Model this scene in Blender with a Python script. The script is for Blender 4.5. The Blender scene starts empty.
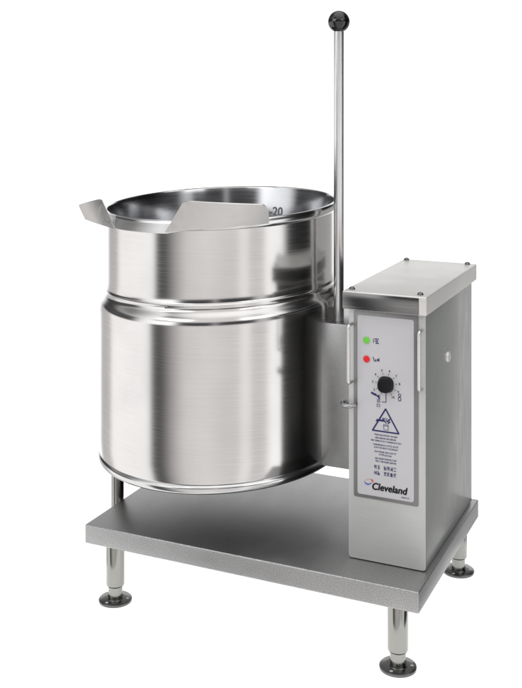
import bpy, bmesh, math, random
from mathutils import Vector, Matrix
random.seed(7)
S = 0.75                      # layout unit (tray width) -> metres
PI = math.pi
sc = bpy.context.scene
C = sc.collection

# ------------------------------------------------------------------ camera
YAW = 0.4277
cam = bpy.data.cameras.new('camera'); cam_o = bpy.data.objects.new('camera', cam); C.objects.link(cam_o)
cam.sensor_fit = 'HORIZONTAL'; cam.sensor_width = 36; cam.lens = 36*1056.25/522
cam.shift_y = -(344-85.12)/522
cam.clip_start = .05; cam.clip_end = 100
cam_o.location = Vector((1.741, -2.584, 1.2778))*S
cam_o.rotation_euler = (PI/2, 0, YAW)
sc.camera = cam_o

# ------------------------------------------------------------------ studio surround (made-up bright and dark stripes for the steel to mirror)
W_STRENGTH = 1.5
world = bpy.data.worlds.new('World'); sc.world = world; world.use_nodes = True
nt = world.node_tree; nt.nodes.clear()
def N(t, **k):
    n = nt.nodes.new(t)
    for a, b in k.items(): setattr(n, a, b)
    return n
def L(a, b): nt.links.new(a, b)
tc = N('ShaderNodeTexCoord'); rot = N('ShaderNodeVectorRotate', rotation_type='Z_AXIS'); rot.inputs['Angle'].default_value = -YAW
L(tc.outputs['Generated'], rot.inputs['Vector'])
sp = N('ShaderNodeSeparateXYZ'); L(rot.outputs[0], sp.inputs[0])
neg = N('ShaderNodeMath', operation='MULTIPLY'); neg.inputs[1].default_value = -1; L(sp.outputs['Y'], neg.inputs[0])
at = N('ShaderNodeMath', operation='ARCTAN2'); L(sp.outputs['X'], at.inputs[0]); L(neg.outputs[0], at.inputs[1])
ma = N('ShaderNodeMath', operation='MULTIPLY_ADD'); ma.inputs[1].default_value = 1/(2*PI); ma.inputs[2].default_value = .5; L(at.outputs[0], ma.inputs[0])
def ramp(stops, inp):
    r = N('ShaderNodeValToRGB'); e = r.color_ramp.elements
    while len(e) > 1: e.remove(e[-1])
    e[0].position = stops[0][0]; v = stops[0][1]; e[0].color = (*(v if isinstance(v, tuple) else (v, v, v)), 1)
    for p, v in stops[1:]:
        q = e.new(p); q.color = (*(v if isinstance(v, tuple) else (v, v, v)), 1)
    L(inp, r.inputs[0]); return r
AZ = [(-180, 1), (-153, 1), (-144, .42), (-124, .5), (-117, .98), (-67, 1.0), (-62.5, .03), (-53, .06), (-43, .36), (-32, .66),
      (-12, .74), (8, .66), (17, .64), (21, .88), (27, .88), (31, .60), (43, .62), (47, 1.05), (63, 1.05), (70, .012), (99, .012), (108, .30), (147, .36), (153, 1), (180, 1)]
WARM = lambda v: (v, v*.975, v*.965) if .3 < v < .99 else (v, v*1.0, v*1.0)
r1 = ramp([((a+180)/360, WARM(v)) for a, v in AZ], ma.outputs[0])
# upper tier of the surround: stripes invented for the open bowl to mirror
AU = [(-180, 1), (-150, 1), (-140, .02), (-115, .08), (-88, .05), (-77, .9), (-45, 1.35), (-38, .25), (-35, .05), (-8, .05), (-4, .5), (0, .03), (31, .05), (34, .45), (42, .65), (50, .06), (80, .005), (140, .01), (150, 1), (180, 1)]
r1u = ramp([((a+180)/360, (v, v, v*1.05) if v < .3 else (v, v, v)) for a, v in AU], ma.outputs[0])
# elevation: stripes end at limited height, added brightness overhead
el = N('ShaderNodeMath', operation='MULTIPLY_ADD'); el.inputs[1].default_value = .5; el.inputs[2].default_value = .5; L(sp.outputs['Z'], el.inputs[0])
Z = lambda d: math.sin(math.radians(d))*.5+.5
r2 = ramp([(0, 1), (Z(12), 1), (Z(19), .70), (Z(26), .22), (Z(40), .18), (Z(54), .28), (Z(62), 1.0), (1, 1.0)], el.outputs[0])
lo = ramp([(0, 0), (Z(.3), 0), (Z(1.5), 1), (Z(17), 1), (Z(24), 0), (1, 0)], el.outputs[0])
m0 = N('ShaderNodeMix', data_type='RGBA'); L(lo.outputs[0], m0.inputs['Factor']); L(r1.outputs[0], m0.inputs['A']); L(r1u.outputs[0], m0.inputs['B'])
r3 = ramp([(0, 0), (Z(42), 0), (Z(56), 1)], el.outputs[0])
mx = N('ShaderNodeMix', data_type='RGBA'); L(r3.outputs[0], mx.inputs['Factor']); L(m0.outputs['Result'], mx.inputs['A']); mx.inputs['B'].default_value = (1.1, 1.1, 1.1, 1)
fr = N('ShaderNodeMapRange'); fr.inputs['From Min'].default_value = -.15; fr.inputs['From Max'].default_value = .30; L(neg.outputs[0], fr.inputs['Value'])
m2 = N('ShaderNodeMix', data_type='RGBA'); L(fr.outputs[0], m2.inputs['Factor']); L(r2.outputs[0], m2.inputs['A']); m2.inputs['B'].default_value = (1, 1, 1, 1)
mu = N('ShaderNodeMix', data_type='RGBA', blend_type='MULTIPLY'); mu.inputs['Factor'].default_value = 1
L(mx.outputs['Result'], mu.inputs['A']); L(m2.outputs['Result'], mu.inputs['B'])
bg = N('ShaderNodeBackground'); bg.inputs[1].default_value = W_STRENGTH; L(mu.outputs['Result'], bg.inputs[0])
out = N('ShaderNodeOutputWorld'); L(bg.outputs[0], out.inputs[0])

# ------------------------------------------------------------------ lamps
def area(name, loc, target, size, size_y, power, color=(1, 1, 1)):
    l = bpy.data.lights.new(name, 'AREA'); l.shape = 'RECTANGLE'; l.size = size*S; l.size_y = size_y*S; l.energy = power*S*S; l.color = color
    o = bpy.data.objects.new(name, l); C.objects.link(o); o.location = Vector(loc)*S
    o.rotation_euler = (Vector(target)-Vector(loc)).to_track_quat('-Z', 'Y').to_euler(); return o
area('key_fill', (-1.2, -3.6, 3.0), (.4, .1, .2), 2.4, 1.0, 22, (1, .985, .97))  # added fill lamp, put in to brighten the floor from the front
area('side_fill', (3.6, -1.8, 2.6), (.6, .3, .2), 1.8, 1.0, 10)  # second added fill for the floor, from the right
sc.view_settings.view_transform = 'Standard'; sc.view_settings.look = 'None'
sc.view_settings.exposure = 0; sc.view_settings.gamma = 1
sc.cycles.max_bounces = 10; sc.cycles.glossy_bounces = 8

# ------------------------------------------------------------------ helpers
def link(name, me, mats, parent=None, loc=(0, 0, 0), rot=(0, 0, 0), smooth=40):
    o = bpy.data.objects.new(name, me); C.objects.link(o)
    for m in (mats if isinstance(mats, (list, tuple)) else [mats]): me.materials.append(m)
    o.location = Vector(loc)*S; o.rotation_euler = rot
    if parent: o.parent = parent
    if smooth:
        for p in me.polygons: p.use_smooth = True
        try: me.set_sharp_from_angle(angle=math.radians(smooth))
        except Exception: pass
    return o
def finish(name, bm, mats, parent=None, loc=(0, 0, 0), rot=(0, 0, 0), smooth=40, normals=True):
    if normals: bmesh.ops.recalc_face_normals(bm, faces=bm.faces)
    for v in bm.verts: v.co *= S
    me = bpy.data.meshes.new(name); bm.to_mesh(me); bm.free()
    return link(name, me, mats, parent, loc, rot, smooth)
def box(bm, x0, x1, y0, y1, z0, z1, bev=0, seg=2):
    b = bmesh.new(); bmesh.ops.create_cube(b, size=1)
    for v in b.verts: v.co = ((x0+x1)/2+v.co.x*(x1-x0), (y0+y1)/2+v.co.y*(y1-y0), (z0+z1)/2+v.co.z*(z1-z0))
    if bev: bmesh.ops.bevel(b, geom=b.edges[:], offset=bev, segments=seg, profile=.5, affect='EDGES')
    merge(bm, b)
def merge(bm, b, mi=None):
    me = bpy.data.meshes.new('t'); 
    if mi is not None:
        for f in b.faces: f.material_index = mi
    b.to_mesh(me); b.free(); bm.from_mesh(me); bpy.data.meshes.remove(me)
def lathe(bm, prof, cx=0, cy=0, seg=64, shear=None, closed=False):
    rings = []
    for r, z in prof:
        if r < 1e-6: rings.append([bm.verts.new((cx, cy, z))]); continue
        rings.append([bm.verts.new((cx+r*math.cos(2*PI*k/seg), cy+r*math.sin(2*PI*k/seg), z)) for k in range(seg)])
    if shear:
        for R in rings:
            for v in R: v.co.z += shear(v.co.x-cx, v.co.y-cy, v.co.z)
    pairs = list(zip(rings, rings[1:]))
    if closed: pairs.append((rings[-1], rings[0]))
    for a, b in pairs:
        for k in range(seg):
            k2 = (k+1) % seg
            if len(a) == 1 and len(b) == 1: continue
            if len(a) == 1: bm.faces.new((a[0], b[k], b[k2]))
            elif len(b) == 1: bm.faces.new((a[k], b[0], a[k2]))
            else: bm.faces.new((a[k], b[k], b[k2], a[k2]))
def tube(bm, pts, r, seg=12, cap=True):
    pts = [Vector(p) for p in pts]; rings = []; up = None
    for i, p in enumerate(pts):
        t = (pts[min(i+1, len(pts)-1)]-pts[max(i-1, 0)]).normalized()
        if up is None: up = t.orthogonal().normalized()
        up = (up-t*up.dot(t)).normalized(); s = t.cross(up)
        rings.append([bm.verts.new(p+(up*math.cos(2*PI*k/seg)+s*math.sin(2*PI*k/seg))*r) for k in range(seg)])
    for a, b in zip(rings, rings[1:]):
        for k in range(seg): bm.faces.new((a[k], b[k], b[(k+1) % seg], a[(k+1) % seg]))
    if cap: bm.faces.new(rings[0]); bm.faces.new(rings[-1])
def rounded(x0, x1, z0, z1, r, n=5):
    o = []
    for cx, cz, a0 in ((x1-r, z1-r, 0), (x0+r, z1-r, 90), (x0+r, z0+r, 180), (x1-r, z0+r, 270)):
        for k in range(n+1):
            a = math.radians(a0+90*k/n); o.append((cx+r*math.cos(a), cz+r*math.sin(a)))
    return o
def plate_xz(bm, outline, y0, y1, bev=0):
    """prism of an x-z outline from y0 (front) to y1 (back)"""
    a = [bm.verts.new((x, y0, z)) for x, z in outline]; b = [bm.verts.new((x, y1, z)) for x, z in outline]
    fs = [bm.faces.new(a), bm.faces.new(b)]
    n = len(a)
    for k in range(n): bm.faces.new((a[k], b[k], b[(k+1) % n], a[(k+1) % n]))
    if bev:
        ed = [e for e in bm.edges if all(v in a for v in e.verts)]
        bmesh.ops.bevel(bm, geom=ed, offset=bev, segments=2, profile=.5, affect='EDGES')

# ------------------------------------------------------------------ materials
def base_mat(name):
    m = bpy.data.materials.new(name); m.use_nodes = True; t = m.node_tree
    return m, t, t.nodes['Principled BSDF']
def steel(name, col=.5, rough=.25, stretch=(1, 1, 60), bump=.15, nscale=6, var=.12, aniso=0, speck=0, tint=(1, 1, 1), axis='Z', rvar=.35, coords='Object', cloud=.06, metal=1):
    m, t, p = base_mat(name)
    nn = t.nodes.new; lk = t.links.new
    tcn = nn('ShaderNodeTexCoord'); mp = nn('ShaderNodeMapping'); mp.inputs['Scale'].default_value = stretch
    lk(tcn.outputs[coords], mp.inputs[0])
    no = nn('ShaderNodeTexNoise'); no.inputs['Scale'].default_value = nscale; no.inputs['Detail'].default_value = 6; no.inputs['Roughness'].default_value = .6
    lk(mp.outputs[0], no.inputs['Vector'])
    # large soft blotches: handling marks
    n2 = nn('ShaderNodeTexNoise'); n2.inputs['Scale'].default_value = 7; n2.inputs['Detail'].default_value = 3; lk(tcn.outputs['Object'], n2.inputs['Vector'])
    fac = nn('ShaderNodeMapRange'); fac.inputs['From Min'].default_value = .3; fac.inputs['From Max'].default_value = .7
    fac.inputs['To Min'].default_value = 1-var; fac.inputs['To Max'].default_value = 1+var; lk(no.outputs['Fac'], fac.inputs['Value'])
    fc2 = nn('ShaderNodeMapRange'); fc2.inputs['From Min'].default_value = .3; fc2.inputs['From Max'].default_value = .7
    fc2.inputs['To Min'].default_value = 1-cloud; fc2.inputs['To Max'].default_value = 1+cloud; lk(n2.outputs['Fac'], fc2.inputs['Value'])
    mm = nn('ShaderNodeMath'); mm.operation = 'MULTIPLY'; lk(fac.outputs[0], mm.inputs[0]); lk(fc2.outputs[0], mm.inputs[1])
    last = mm.outputs[0]
    if speck:
        n3 = nn('ShaderNodeTexNoise'); n3.inputs['Scale'].default_value = 560; n3.inputs['Detail'].default_value = 2; lk(tcn.outputs['Object'], n3.inputs['Vector'])
        f3 = nn('ShaderNodeMapRange'); f3.inputs['From Min'].default_value = .35; f3.inputs['From Max'].default_value = .65
        f3.inputs['To Min'].default_value = 1-speck; f3.inputs['To Max'].default_value = 1+speck; lk(n3.outputs['Fac'], f3.inputs['Value'])
        m3 = nn('ShaderNodeMath'); m3.operation = 'MULTIPLY'; lk(last, m3.inputs[0]); lk(f3.outputs[0], m3.inputs[1]); last = m3.outputs[0]
    vm = nn('ShaderNodeVectorMath'); vm.operation = 'SCALE'; vm.inputs[0].default_value = [col*c for c in tint]; lk(last, vm.inputs['Scale'])
    lk(vm.outputs[0], p.inputs['Base Color'])
    rm = nn('ShaderNodeMapRange'); rm.inputs['From Min'].default_value = .3; rm.inputs['From Max'].default_value = .7
    rm.inputs['To Min'].default_value = rough*(1-rvar*.5); rm.inputs['To Max'].default_value = rough*(1+rvar*.5); lk(no.outputs['Fac'], rm.inputs['Value'])
    lk(rm.outputs[0], p.inputs['Roughness'])
    p.inputs['Metallic'].default_value = metal
    if bump:
        bp = nn('ShaderNodeBump'); bp.inputs['Strength'].default_value = bump; bp.inputs['Distance'].default_value = .0004; lk(no.outputs['Fac'], bp.inputs['Height']); lk(bp.outputs[0], p.inputs['Normal'])
    if aniso:
        p.inputs['Anisotropic'].default_value = aniso
        tg = nn('ShaderNodeTangent'); tg.direction_type = 'RADIAL'; tg.axis = axis; lk(tg.outputs[0], p.inputs['Tangent'])
    return m
def plain(name, col, rough=.5, metallic=0, spec=.5, coat=0, noise=0, nscale=60):
    m, t, p = base_mat(name)
    p.inputs['Base Color'].default_value = (*col, 1); p.inputs['Roughness'].default_value = rough
    p.inputs['Metallic'].default_value = metallic; p.inputs['Specular IOR Level'].default_value = spec; p.inputs['Coat Weight'].default_value = coat
    if noise:
        tcn = t.nodes.new('ShaderNodeTexCoord'); no = t.nodes.new('ShaderNodeTexNoise'); no.inputs['Scale'].default_value = nscale; no.inputs['Detail'].default_value = 4
        t.links.new(tcn.outputs['Object'], no.inputs['Vector'])
        f = t.nodes.new('ShaderNodeMapRange'); f.inputs['To Min'].default_value = 1-noise; f.inputs['To Max'].default_value = 1+noise; t.links.new(no.outputs['Fac'], f.inputs['Value'])
        v = t.nodes.new('ShaderNodeVectorMath'); v.operation = 'SCALE'; v.inputs[0].default_value = col; t.links.new(f.outputs[0], v.inputs['Scale']); t.links.new(v.outputs[0], p.inputs['Base Color'])
    return m
M_shell = steel('kettle_steel', .59, .155, (1, 1, 55), .04, 7, .03, aniso=.5, tint=(1, .98, .97), cloud=.05)
M_ring = steel('ring_steel', .56, .16, (1, 1, 40), .05, 7, .04)
M_rim = steel('rim_steel', .60, .18, (1, 1, 20), .05, 7, .04)
M_bowl = steel('bowl_steel', .52, .16, (1, 1, 50), .05, 7, .05, tint=(.98, .99, 1.02))
M_lip = steel('lip_steel', .60, .40, (1, 1, 1), .05, 60, .03, tint=(1, .985, .965))
M_tray = steel('tray_steel', .42, .42, (3, 1, 3), 0, 10, .02, speck=.30, cloud=.05, rvar=.08)
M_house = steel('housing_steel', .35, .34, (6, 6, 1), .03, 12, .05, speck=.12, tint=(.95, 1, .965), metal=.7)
M_door = steel('door_steel', .52, .45, (1, 1, 30), .12, 12, .05, tint=(.98, 1, .98), metal=.35)
M_frame = steel('frame_steel', .24, .45, (30, 1, 1), .05, 10, .04)
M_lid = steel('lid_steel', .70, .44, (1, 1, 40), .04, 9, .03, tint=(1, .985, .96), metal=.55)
M_brk = steel('bracket_steel', .40, .34, (1, 1, 1), 0, 40, .03, speck=.12, cloud=.02, rvar=.1)
M_front_shade = steel('front_shade_steel', .20, .20, (.6, .6, 34), .05, 16, .22)  # lid front's dark reflection put into the colour
M_rod = steel('rod_steel', .68, .32, (1, 1, .2), .05, 60, .04)
M_leg = steel('leg_steel', .29, .18, (1, 1, .3), .08, 40, .06, tint=(1, .99, .93))
M_foot = steel('flange_steel', .14, .25, (1, 1, 1), .05, 60, .1)
M_hard = steel('hardware_steel', .16, .22, (1, 1, 1), .05, 60, .05)
M_shade = steel('shade_steel', .07, .35, (1, 1, 1), .1, 40, .05)  # colour darkened to dim what the kettle and tray reflect
M_black = plain('black_plastic', (.006, .006, .007), .14, coat=.4)
M_knob = plain('black_knob', (.004, .004, .006), .35, spec=.25)
M_label = plain('label_film', (.52, .515, .535), .45, noise=.02)
M_ink = plain('blue_black_ink', (.028, .030, .12), .7, spec=.1)
M_black_ink = plain('black_ink', (.008, .008, .01), .7, spec=.1)
M_grey_ink = plain('etched_grey', (.17, .175, .19), .6)
M_red = plain('red_lens', (.75, .005, .012), .35)
M_green = plain('green_lens', (.14, .60, .05), .35)
M_logo_r = plain('logo_red', (.70, .05, .03), .6); M_logo_b = plain('logo_blue', (.05, .10, .40), .6)
M_hole = plain('screw_hole', (.55, .55, .53), .5)
M_stain = plain('stain', (.5, .4, .22), .5)
# white floor given an added even glow to wash out the shadows
M_floor = plain('glowing_floor_white', (.9, .9, .9), .8, spec=.1)
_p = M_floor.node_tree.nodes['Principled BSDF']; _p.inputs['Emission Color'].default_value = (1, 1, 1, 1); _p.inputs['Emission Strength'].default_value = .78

# ------------------------------------------------------------------ setting: white sweep sheet the feet stand on
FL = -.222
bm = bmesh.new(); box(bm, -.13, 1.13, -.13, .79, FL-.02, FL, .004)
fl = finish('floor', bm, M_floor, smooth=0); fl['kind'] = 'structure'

# ------------------------------------------------------------------ the kettle
KX, KY = .2593, .3670
root = bpy.data.objects.new('tilting_kettle', None); C.objects.link(root); root.location = (0, 0, 0)
root['label'] = 'brushed steel tilting kettle with round bowl, control box and black ball handle on four-legged stand'
root['category'] = 'kettle'
shear = lambda x, y, z: .0321*x+.0337*y
rshear = lambda x, y, z: (.0321-.0130)*x+(.0337+.0144)*y
def mixshear(x, y, z):
    t = min(1, max(0, (z-.70)/.2)); return shear(x, y, z)*(1-t)+rshear(x, y, z)*t
KL = (KX, KY, 0)
bm = bmesh.new()
prof = [(.374, .1765), (.3768, .1785), (.3777, .182)] + [(.3777, .182+(.612-.182)*k/10) for k in range(1, 11)]
prof += [(.3772, .620), (.3752, .629), (.3716, .637), (.3672, .644), (.3630, .6495), (.3600, .6545), (.3580, .660), (.3575, .6655), (.3592, .6680), (.3592, .6705), (.3565, .6735), (.3548, .678)]
prof += [(.3545, .678+(.890-.678)*k/10) for k in range(1, 11)]
lathe(bm, prof, 0, 0, 160, mixshear)
shell = finish('kettle_shell', bm, M_shell, root, KL)
bm = bmesh.new()
prof = [(.362, .1475), (.372, .1500), (.3782, .1545), (.3802, .1600), (.3802, .1675), (.3785, .1722), (.3750, .1745), (.3735, .1770)]
lathe(bm, prof, 0, 0, 160, shear)
finish('base_ring', bm, M_ring, shell, (0, 0, 0))
bm = bmesh.new()
prof = [(.3545, .8850), (.3600, .8870), (.3635, .8910), (.3645, .8960), (.3645, .9080), (.3625, .9125), (.3580, .9140), (.3535, .9125), (.3515, .9080), (.3515, .8870)]
lathe(bm, prof, 0, 0, 160, rshear, closed=True)
finish('rim', bm, M_rim, shell, (0, 0, 0))
bm = bmesh.new()
prof = [(.3516, .9100), (.3490, .8980), (.3400, .830), (.3310, .75), (.330, .60), (.328, .50), (.318, .41), (.29, .33), (.24, .27), (.15, .228), (.07, .212), (0, .208)]
lathe(bm, prof, 0, 0, 160, mixshear)
finish('inner_bowl', bm, M_bowl, shell, (0, 0, 0))

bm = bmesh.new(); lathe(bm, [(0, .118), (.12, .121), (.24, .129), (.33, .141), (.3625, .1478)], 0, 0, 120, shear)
finish('underside', bm, M_shade, shell, (0, 0, 0))  # shade put into the colour, to dim its reflection in the tray

# pouring lip: sloping floor strip plus two flared wings
def solid_strip(bm, A, B, th, nrm=None):
    """A, B: matching polylines -> sheet of thickness th"""
    A = [Vector(p) for p in A]; B = [Vector(p) for p in B]; n = len(A)
    off = []
    for i in range(n):
        j = min(i+1, n-1); k = max(i-1, 0)
        t = (A[j]-A[k]+B[j]-B[k]).normalized(); off.append(t.cross((B[i]-A[i]).normalized()).normalized()*th)
    a = [bm.verts.new(p) for p in A]; b = [bm.verts.new(p) for p in B]
    c = [bm.verts.new(p+o) for p, o in zip(A, off)]; d = [bm.verts.new(p+o) for p, o in zip(B, off)]
    for i in range(n-1):
        bm.faces.new((a[i], a[i+1], b[i+1], b[i])); bm.faces.new((c[i], d[i], d[i+1], c[i+1]))
        bm.faces.new((a[i], c[i], c[i+1], a[i+1])); bm.faces.new((b[i], b[i+1], d[i+1], d[i]))
    bm.faces.new((a[0], b[0], d[0], c[0])); bm.faces.new((a[-1], c[-1], d[-1], b[-1]))
def polar(r, deg, z): return (r*math.cos(math.radians(deg)), r*math.sin(math.radians(deg)), z)
def rimz(r, deg): x, y, _ = polar(r, deg, 0); return rshear(x, y, 0)
# angles in tray frame around kettle centre; lip floor runs from the left wing to the far end of the right wing
A_L, A_R, A_E = -122.5, -86, -45
bm = bmesh.new(); top = []; bot = []
n = 60
for k in range(n+1):
    a = -132+(A_E+132)*k/n
    zb = .8955+rimz(.37, a)
    if a < A_L: w = max(0, 1-(A_L-a)/5)
    elif a <= A_R: w = 1
    else: w = max(0, 1-(a-A_R)/14)
    top.append(polar(.3585, a, .9150+rimz(.3585, a)))
    bot.append(polar(.3665+.0135*w, a, .898-.0165*w+rimz(.37, a)))
solid_strip(bm, top, bot, .003)
lip = finish('pouring_lip', bm, M_rim, root, KL)
def wing(pts_bot, pts_top, name='wing', th=.0035, corner=None):
    bm = bmesh.new()
    solid_strip(bm, pts_bot, pts_top, th)
    bmesh.ops.bevel(bm, geom=[e for e in bm.edges if e.is_manifold and e.calc_face_angle(0) > 1.2], offset=.0012, segments=2, profile=.5, affect='EDGES')
    return finish(name, bm, M_lip, lip, (0, 0, 0), smooth=25)
def wing_pts(A, B, Cc, D, bow_b, bow_t, n=12, r1=.3, r0=.0):
    """quad A(bottom near) D(bottom far) B(top near) C(top far); rounded top-far corner, bowed outwards"""
    A, B, Cc, D = map(Vector, (A, B, Cc, D)); pb = []; pt = []
    for k in range(n+1):
        t = .5-.5*math.cos(PI*k/n); o = Vector((A.x+D.x, A.y+D.y, 0)).normalized(); w = 4*t*(1-t)
        b = A.lerp(D, t)+o*bow_b*w; tp = B.lerp(Cc, t)+o*bow_t*w
        def drop(u, amt):
            q = max(0, 1-u/.08); return amt*(1-math.sqrt(max(0, 1-q*q)))
        tp = tp.lerp(b, drop(1-t, r1)+drop(t, r0)); pb.append(b); pt.append(tp)
    # finer sampling near the ends is taken from uneven t
    return pb, pt
K = Vector((KX, KY, 0))
A = Vector((.082, .028, .861))-K; B = Vector((-.011, .101, .937))-K; Cc = Vector((-.136, .165, .906))-K; D = Vector((-.094, .140, .866))-K
pb, pt = wing_pts(A, B, Cc, D, .004, .006, 30, .12, .04)
wing(pb, pt)
A = Vector((.288, -.033, .873))-K; B = Vector((.362, -.062, .965))-K; Cc = Vector((.571, .032, .955))-K; D = Vector((.553, .074, .899))-K
pb, pt = wing_pts(A, B, Cc, D, .010, .012, 40, .50, .10)
wing(pb, pt)

# capacity mark on the inside wall
def text_mesh(s, size, bold=0, shearx=0, sx=1, res=3, align='CENTER', extrude=0):
    cu = bpy.data.curves.new('t', 'FONT'); cu.body = s; cu.size = size; cu.offset = bold; cu.shear = shearx; cu.resolution_u = res; cu.align_x = align; cu.align_y = 'CENTER'; cu.extrude = extrude
    o = bpy.data.objects.new('t', cu); C.objects.link(o)
    me = bpy.data.meshes.new_from_object(o.evaluated_get(bpy.context.evaluated_depsgraph_get()))
    bpy.data.objects.remove(o); bpy.data.curves.remove(cu)
    b = bmesh.new(); b.from_mesh(me); bpy.data.meshes.remove(me)
    for v in b.verts: v.co.x *= sx
    return b
MARK = dict(az=83.5, z=.8315)
b = text_mesh('-20', .040, .0008, 0, 1.0)
bmesh.ops.subdivide_edges(b, edges=[e for e in b.edges if e.calc_length() > .004], cuts=1)
for v in b.verts:
    z = MARK['z']+v.co.y; r = .3400+(z-.830)*.1324-.0012; a = math.radians(MARK['az'])-v.co.x/.34
    x, y = r*math.cos(a), r*math.sin(a); v.co = (x, y, z+mixshear(x, y, z))
finish('capacity_mark', b, M_grey_ink, shell, (0, 0, 0), smooth=0, normals=False)

# draw-off pipe below the left of the bowl
bm = bmesh.new()
lathe(bm, [(0, -.05), (.015, -.05), (.0195, -.046), (.0195, .138), (0, .138)], 0, 0, 24)
finish('drain_pipe', bm, M_leg, shell, (-.022-KX, .212-KY, 0))

# ------------------------------------------------------------------ mounting bracket between kettle and control box
bm = bmesh.new(); box(bm, .600, .771, .283, .52, .172, .588, .003)
brk = finish('mounting_bracket', bm, M_brk, root)
bm = bmesh.new(); box(bm, .5935, .600, .279, .52, .170, .590, .002)
finish('end_flange', bm, M_rod, brk)

# ------------------------------------------------------------------ tilting handle
HX, HY = .6625, .333
bm = bmesh.new()
lathe(bm, [(0, .585), (.0125, .585), (.0150, .589), (.0150, 1.436), (0, 1.436)], 0, 0, 32)
rod = finish('tilt_handle', bm, M_rod, root, (HX, HY, 0))
bm = bmesh.new()
bp = [(0, -.0315), (.010, -.0315), (.0145, -.0292)]
for k in range(1, 16):
    a = -65+155*k/15; bp.append((max(0, .0325*math.cos(math.radians(a))), .0325*math.sin(math.radians(a))))
bp[-1] = (0, .0325)
lathe(bm, bp, 0, 0, 40)
finish('ball_knob', bm, M_black, rod, (0, 0, 1.464), smooth=80)

# ------------------------------------------------------------------ control box
X0, X1, Y0, Y1 = .7717, .9853, .1143, .634
bm = bmesh.new(); box(bm, X0, X1, Y0+.006, Y1, .001, .6775, .004)
house = finish('control_box', bm, M_house, root)
bm = bmesh.new()
out_ = rounded(X0+.0005, X1-.0005, .003, .6765, .006)
plate_xz(bm, out_, Y0, Y0+.0058, .0018)
door = finish('front_door', bm, M_door, house)
bm = bmesh.new(); box(bm, X0-.0094, X1+.0094, Y0-.0244, Y1+.0244, .6768, .7261, .0035, 3)
lid = finish('lid', bm, M_lid, house)
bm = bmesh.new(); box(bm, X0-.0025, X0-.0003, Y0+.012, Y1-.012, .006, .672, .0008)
finish('side_shade', bm, M_shade, house)  # added dark sheet on the unseen side, blackens the kettle's reflection
bm = bmesh.new(); box(bm, X0-.0112, X0-.0095, Y0-.018, Y1+.018, .680, .722, .0006)
finish('edge_shade', bm, M_shade, lid)  # added dark strip on the lid's unseen flank, also for the kettle's reflection
bm = bmesh.new(); box(bm, X0-.0085, X1+.0094-.0215, Y0-.0258, Y0-.0246, .6785, .7225, .0004)
finish('front_shade', bm, M_front_shade, lid)  # added thin plate painting the dark reflection on the lid front
bm = bmesh.new()     # folded corner seam on the lid
box(bm, X1+.0094-.0213, X1+.0094-.0205, Y0-.0250, Y0-.0240, .679, .7225)
finish('corner_seam', bm, M_grey_ink, lid, smooth=0)
for x, y in ((.780, .118), (.970, .118), (.776, .640), (.970, .640)):
    bm = bmesh.new(); lathe(bm, [(.0085, 0), (.0085, .001), (.0078, .0035), (.0055, .0062), (.0025, .0075), (0, .0078)], 0, 0, 20)
    finish('screw', bm, M_hard, house, (x, y, .726))
bm = bmesh.new()     # round plug on the right flank
lathe(bm, [(.0, .009), (.010, .009), (.0135, .0075), (.0150, .004), (.0150, 0)], 0, 0, 28)
finish('round_plug', bm, M_lid, house, (X1, .333, .515), (0, PI/2, 0))
bm = bmesh.new(); pts = []   # hasp ring on the left front edge
for k in range(17):
    a = math.radians(80+200*k/16); pts.append((X0+.008+.024*math.cos(a), Y0-.004+.020*math.sin(a), .417))
pts.append((X0+.021, Y0-.0085, .417))
tube(bm, pts, .0058, 10)
finish('hasp_ring', bm, M_brk, house)

# control panel: grey frame, label plate, lamps, dial, writing
bm = bmesh.new(); plate_xz(bm, rounded(.787, .966, .170, .672, .004), Y0-.0025, Y0-.0002, .0008)
panel = finish('control_panel', bm, M_frame, root)
bm = bmesh.new(); plate_xz(bm, rounded(.7985, .9545, .180, .660, .006), Y0-.0045, Y0-.0023, .0005)
plate = finish('label_plate', bm, M_label, panel)
YP = Y0-.0046
def ink(name, b, x, z, mat, y=YP-.0006):
    for v in b.verts: v.co = (x+v.co.x, y, z+v.co.y)
    return b
def fin_ink(name, parts, mat):
    bm = bmesh.new()
    for p in parts: merge(bm, p)
    return finish(name, bm, mat, panel, smooth=0, normals=False)
def stroke(x0, z0, x1, z1, w, y=YP-.0006):
    b = bmesh.new(); d = Vector((x1-x0, z1-z0)); 
    if d.length < 1e-6: d = Vector((1e-4, 0))
    n_ = Vector((-d.y, d.x)).normalized()*w/2; e = d.normalized()*w*.2
    q = [(x0-e.x+n_.x, z0-e.y+n_.y), (x0-e.x-n_.x, z0-e.y-n_.y), (x1+e.x-n_.x, z1+e.y-n_.y), (x1+e.x+n_.x, z1+e.y+n_.y)]
    b.faces.new([b.verts.new((a, y, c)) for a, c in q]); return b
def glyph(x, z, w, h, n=3, sw=.0009):
    """one tiny illegible character"""
    r = []; y = YP-.0006-random.random()*.0002
    px, pz = x-w/2, z+random.uniform(-.5, .5)*h
    for k in range(n):
        kind = random.choice('vhd')
        if kind == 'v': a = x+random.uniform(-.5, .5)*w; r.append(stroke(a, z-h/2, a, z+h/2, sw, y-k*.00003))
        elif kind == 'h': c = z+random.uniform(-.5, .5)*h; r.append(stroke(x-w/2, c, x+w/2, c, sw, y-k*.00003))
        else: r.append(stroke(x-w/2, z-h/2*random.choice((1, -1)), x+w/2, z+h/2*random.choice((1, -1)), sw*.9, y-k*.00003))
    return r
def textline(xc, z, width, h, cw, sw=.0009, n=2, space=.14):
    r = []; x = xc-width/2
    while x < xc+width/2:
        if random.random() > space: r += glyph(x, z, cw*.62, h, n, sw)
        x += cw
    return r
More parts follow.
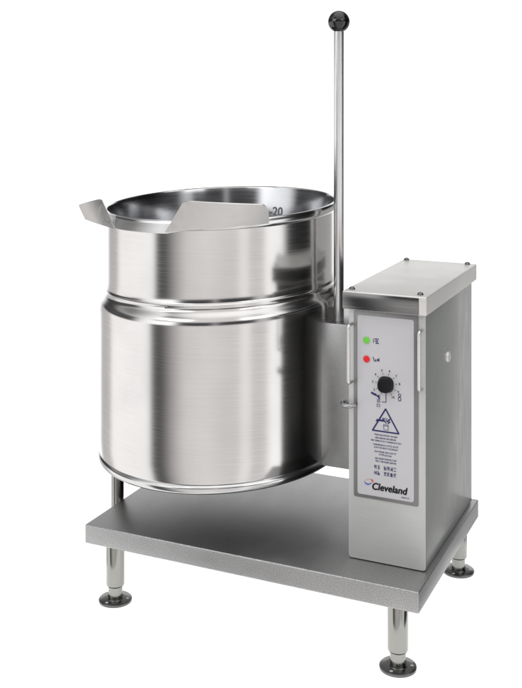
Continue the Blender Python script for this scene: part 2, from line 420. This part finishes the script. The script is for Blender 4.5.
for nm, z, mt in (('green_lamp', .5945, M_green), ('red_lamp', .5440, M_red)):
    bm = bmesh.new(); lathe(bm, [(.0092, 0), (.0092, .002), (.0080, .0034), (.0045, .0042), (0, .0044)], 0, 0, 24)
    b2 = bmesh.new(); lathe(b2, [(.0092, 0), (.0092, .0012), (.0104, .0012), (.0110, 0)], 0, 0, 24)
    lampo = finish('indicator_lamp', bm, mt, panel, (.8245, YP, z), (PI/2, 0, 0))
    lampo['label'] = ('green' if 'green' in nm else 'red')+' indicator lamp beside the small symbol'
    finish('bezel', b2, M_label, lampo)
# legends beside the lamps
gl = [stroke(.8435, .600, .8435, .589, .0016), stroke(.8470, .600, .8520, .600, .0022, YP-.0008), stroke(.8475, .5945, .8560, .5945, .0022, YP-.0009), stroke(.8500, .589, .8580, .589, .0024, YP-.0010), stroke(.856, .600, .8585, .600, .002), stroke(.8535, .602, .8535, .588, .0014, YP-.0011)]
fin_ink('lamp_symbol', gl, M_ink)
gl = [stroke(.8425, .551, .8455, .541, .0018), stroke(.8455, .541, .8520, .541, .0018, YP-.0008), stroke(.8495, .546, .8495, .541, .0020, YP-.0010), stroke(.8545, .5445, .8585, .5445, .0050, YP-.0011), stroke(.8590, .5505, .8590, .5405, .0014, YP-.0012)]
fin_ink('lamp_symbol', gl, M_ink)
# dial
DX, DZ = .8785, .482
bm = bmesh.new()
lathe(bm, [(.0225, 0), (.0225, .003), (.0205, .005), (.0200, .016), (.0185, .0185), (.010, .0195), (0, .0196)], 0, 0, 40)
for v in bm.verts:    # moulded knob, squarish with rounded corners
    rr = math.hypot(v.co.x, v.co.y)
    if rr > .012:
        a = math.atan2(v.co.y, v.co.x); k = .95/(abs(math.cos(a))**2.6+abs(math.sin(a))**2.6)**(1/2.6)
        v.co.x *= k; v.co.y *= k
dial = finish('dial_knob', bm, M_knob, panel, (DX, YP, DZ), (PI/2, 0, 0))
sc_ = []; nums = []
for i in range(10):
    a = math.radians(242-i*33.5)
    sc_.append(stroke(DX+.026*math.cos(a), DZ+.026*math.sin(a), DX+.031*math.cos(a), DZ+.031*math.sin(a), .0010))
    b = text_mesh(str(i+1), .0088, .0001, 0, 1, 2)
    nums.append(ink('n', b, DX+.0375*math.cos(a), DZ+.0375*math.sin(a), None))
fin_ink('dial_scale', sc_+nums, M_black_ink)
# symbols under the dial: pointer line, tilted hand, small square, figure at right
sy = [stroke(.8785, .4585, .8785, .4345, .0016), stroke(.8785, .4345, .8665, .4345, .0014, YP-.0008)]
fin_ink('dial_pointer', sy, M_ink)
sy = [stroke(.838, .4555, .850, .4505, .0052, YP-.0007), stroke(.848, .4535, .861, .4425, .0030, YP-.0009), stroke(.857, .451, .8595, .4415, .0030, YP-.0010)]
for k in range(4): sy.append(stroke(.8535, .4395-k*.0024, .862, .4395-k*.0024, .0010, YP-.0007-k*.00002))
fin_ink('hand_symbol', sy, M_ink); sy = []
for a, c, d, e in ((.8535, .427, .861, .427), (.8535, .4205, .861, .4205), (.8535, .427, .8535, .4205), (.861, .427, .861, .4205)): sy.append(stroke(a, c, d, e, .0012, YP-.0007-a*.0001))
fin_ink('square_symbol', sy, M_ink); sy = []
for cz, r in ((.4575, .0042), (.4475, .0050)):
    for k in range(12):
        a0, a1 = 2*PI*k/12, 2*PI*(k+1)/12; sy.append(stroke(.9160+r*.75*math.cos(a0), cz+r*math.sin(a0), .9160+r*.75*math.cos(a1), cz+r*math.sin(a1), .0016, YP-.0007))
fin_ink('figure_symbol', sy, M_ink)
# warning triangle
TX, TT, TB, TW = .8775, .4165, .3555, .0365
ws = []
for a, c, d, e in ((TX, TT, TX-TW, TB), (TX, TT, TX+TW, TB), (TX-TW, TB, TX+TW, TB)):
    ws.append(stroke(a, c, d, e, .0036, YP-.0007-abs(c-e)*.002))
ws += [stroke(.853, .3845, .873, .3845, .0048, YP-.0008), stroke(.851, .382, .862, .3855, .0030, YP-.0009), stroke(.869, .391, .879, .379, .0028, YP-.001),
       stroke(.872, .3905, .882, .3905, .0018), stroke(.882, .384, .889, .3905, .0034, YP-.0009), stroke(.884, .379, .8895, .384, .0034, YP-.0010), stroke(.878, .387, .883, .383, .0020, YP-.0012)]
for a, c, d, e in ((.8715, .3745, .885, .3745), (.8725, .3605, .884, .3605), (.8715, .3745, .8725, .3605), (.885, .3745, .884, .3605), (.8715, .3715, .885, .3715)): ws.append(stroke(a, c, d, e, .0011, YP-.0007-a*.0001))
fin_ink('warning_symbol', ws, M_ink)
# small print (illegible at this size)
tx = []
def print_line(xc, z, width, words, h=.0062):
    t_ = ' '.join(''.join(random.choice('EANRSTILODHUC') for _ in range(n_)) for n_ in words)
    b = text_mesh(t_, h, .00012, 0, 1, 1); q = [v.co.x for v in b.verts]; k = width/(max(q)-min(q))
    for v in b.verts: v.co.x *= k
    fin_ink('print_line', [ink('p', b, xc, z, None)], M_ink)
for xc, z, w_, wd in ((.8775, .3450, .064, (4, 7, 2, 4)), (.8770, .3368, .058, (9, 2, 6)), (.8790, .3290, .084, (3, 6, 2, 1, 6, 1, 3)), (.8775, .3185, .070, (8, 5, 4)),
                      (.8785, .3110, .066, (3, 3, 4, 9)), (.8765, .3000, .060, (8, 7)), (.8765, .2925, .036, (9,)), (.8775, .2820, .060, (14, 4)), (.8775, .2745, .058, (4, 12))):
    print_line(xc, z, w_, wd)
for xc, z in ((.876, .2585), (.876, .2430)):
    x = xc-.027
    for k in range(7):
        if k != 2: tx += glyph(x, z, .0064, .0095, 6, .0009)
        x += .0090
    fin_ink('print_line', tx, M_ink); tx = []
print_line(.932, .1885, .022, (5, 2), .0042)
# maker's name and swoosh
b = text_mesh('Cleveland', .0262, 0, .20, 1, 4)
xs = [v.co.x for v in b.verts]; w0 = max(xs)-min(xs)
for v in b.verts: v.co.x *= .0965/w0
def bold(b, x, z, w):
    r = []
    for i_, (dx, dz) in enumerate(((-1, 0), (1, 0), (0, .8), (0, -.8), (0, 0), (-.6, .5), (.6, -.5))): r.append(ink('m', b.copy(), x+dx*w, z+dz*w, None, YP-.0006-i_*.00006))
    b.free(); return r
fin_ink('maker_name', bold(b, .8868, .2052, .00085), M_black_ink)
def swoosh(pts, ws_):
    b = bmesh.new(); L_ = []; R_ = []
    for i, (p, w) in enumerate(zip(pts, ws_)):
        q = Vector(pts[min(i+1, len(pts)-1)])-Vector(pts[max(i-1, 0)]); n_ = Vector((-q.y, q.x)).normalized()*w/2
        L_.append(b.verts.new((p[0]+n_.x, YP-.0007, p[1]+n_.y))); R_.append(b.verts.new((p[0]-n_.x, YP-.0007, p[1]-n_.y)))
    for i in range(len(pts)-1): b.faces.new((L_[i], L_[i+1], R_[i+1], R_[i]))
    return b
fin_ink('emblem_red', [swoosh([(.8350, .2222), (.8385, .2222), (.8412, .2195), (.8420, .2150)], [.0006, .0034, .0044, .0006])], M_logo_r)
fin_ink('emblem_blue', [swoosh([(.8180, .2165), (.8190, .2125), (.8225, .2095), (.8285, .2085), (.8345, .2110), (.8395, .2155)], [.0006, .0020, .0034, .0036, .0026, .0004])], M_logo_b)
fin_ink('emblem_gold', [swoosh([(.8200, .2165), (.8235, .2200), (.8290, .2225), (.8345, .2228)], [.0004, .0013, .0016, .0010])], M_stain)

# bar handles either side of the panel
def bar_handle(x, z0, z1):
    bm = bmesh.new(); d = .027; r = .0055; pts = [(x, Y0+.001, z1)]
    cr = .009
    for k in range(6):
        a = PI/2*k/5; pts.append((x, Y0-d+cr-cr*math.sin(a), z1-cr+cr*math.cos(a)))
    for k in range(6):
        a = PI/2*k/5; pts.append((x, Y0-d+cr-cr*math.cos(a), z0+cr-cr*math.sin(a)))
    pts.append((x, Y0+.001, z0)); tube(bm, pts, r*.85, 12)
    h = finish('bar_handle', bm, M_rod, door)
    return h
bar_handle(.7805, .478, .634); bar_handle(.9755, .481, .636)

# ------------------------------------------------------------------ stand
D = .6593; T = .0546
bm = bmesh.new(); box(bm, 0, 1, 0, D, -T, 0, .0035, 3)
tray = finish('stand_top', bm, M_tray, root)
def make_leg(x, y):
    bm = bmesh.new(); lathe(bm, [(.0265, -T+.002), (.0265, -.172), (.0250, -.1755), (.0215, -.178)], 0, 0, 40)
    lathe(bm, [(.0205, -.170), (.0205, -.2135)], 0, 0, 32)
    l = finish('leg', bm, M_leg, root, (x, y, 0))
    bm = bmesh.new(); lathe(bm, [(.019, -.213), (.0235, -.2125), (.0245, -.2140), (.0468, -.2145), (.0480, -.2155), (.0480, -.2212), (.019, -.2215)], 0, 0, 56)
    f = finish('foot_flange', bm, M_foot, l, (0, 0, 0))
    for k in range(3):
        a = math.radians(19.5+120*k); bm = bmesh.new(); lathe(bm, [(.0045, 0), (0, 0)], 0, 0, 14)
        finish('bolt_hole', bm, M_hole, l, (.036*math.cos(a), .036*math.sin(a), -.2139))
    return l
l0 = make_leg(.080, .038)
for x, y in ((.934, .036), (.944, .632), (.080, .600)):
    c = l0.copy(); C.objects.link(c); c.parent = root; c.location = Vector((x, y, 0))*S
    for ch in list(l0.children):
        d = ch.copy(); C.objects.link(d); d.parent = c
# root empty sits on the floor under the tray
rz = FL*S
root.location = (.5*S, .33*S, rz)
for ch in root.children: ch.location = ch.location-Vector((.5*S, .33*S, rz))
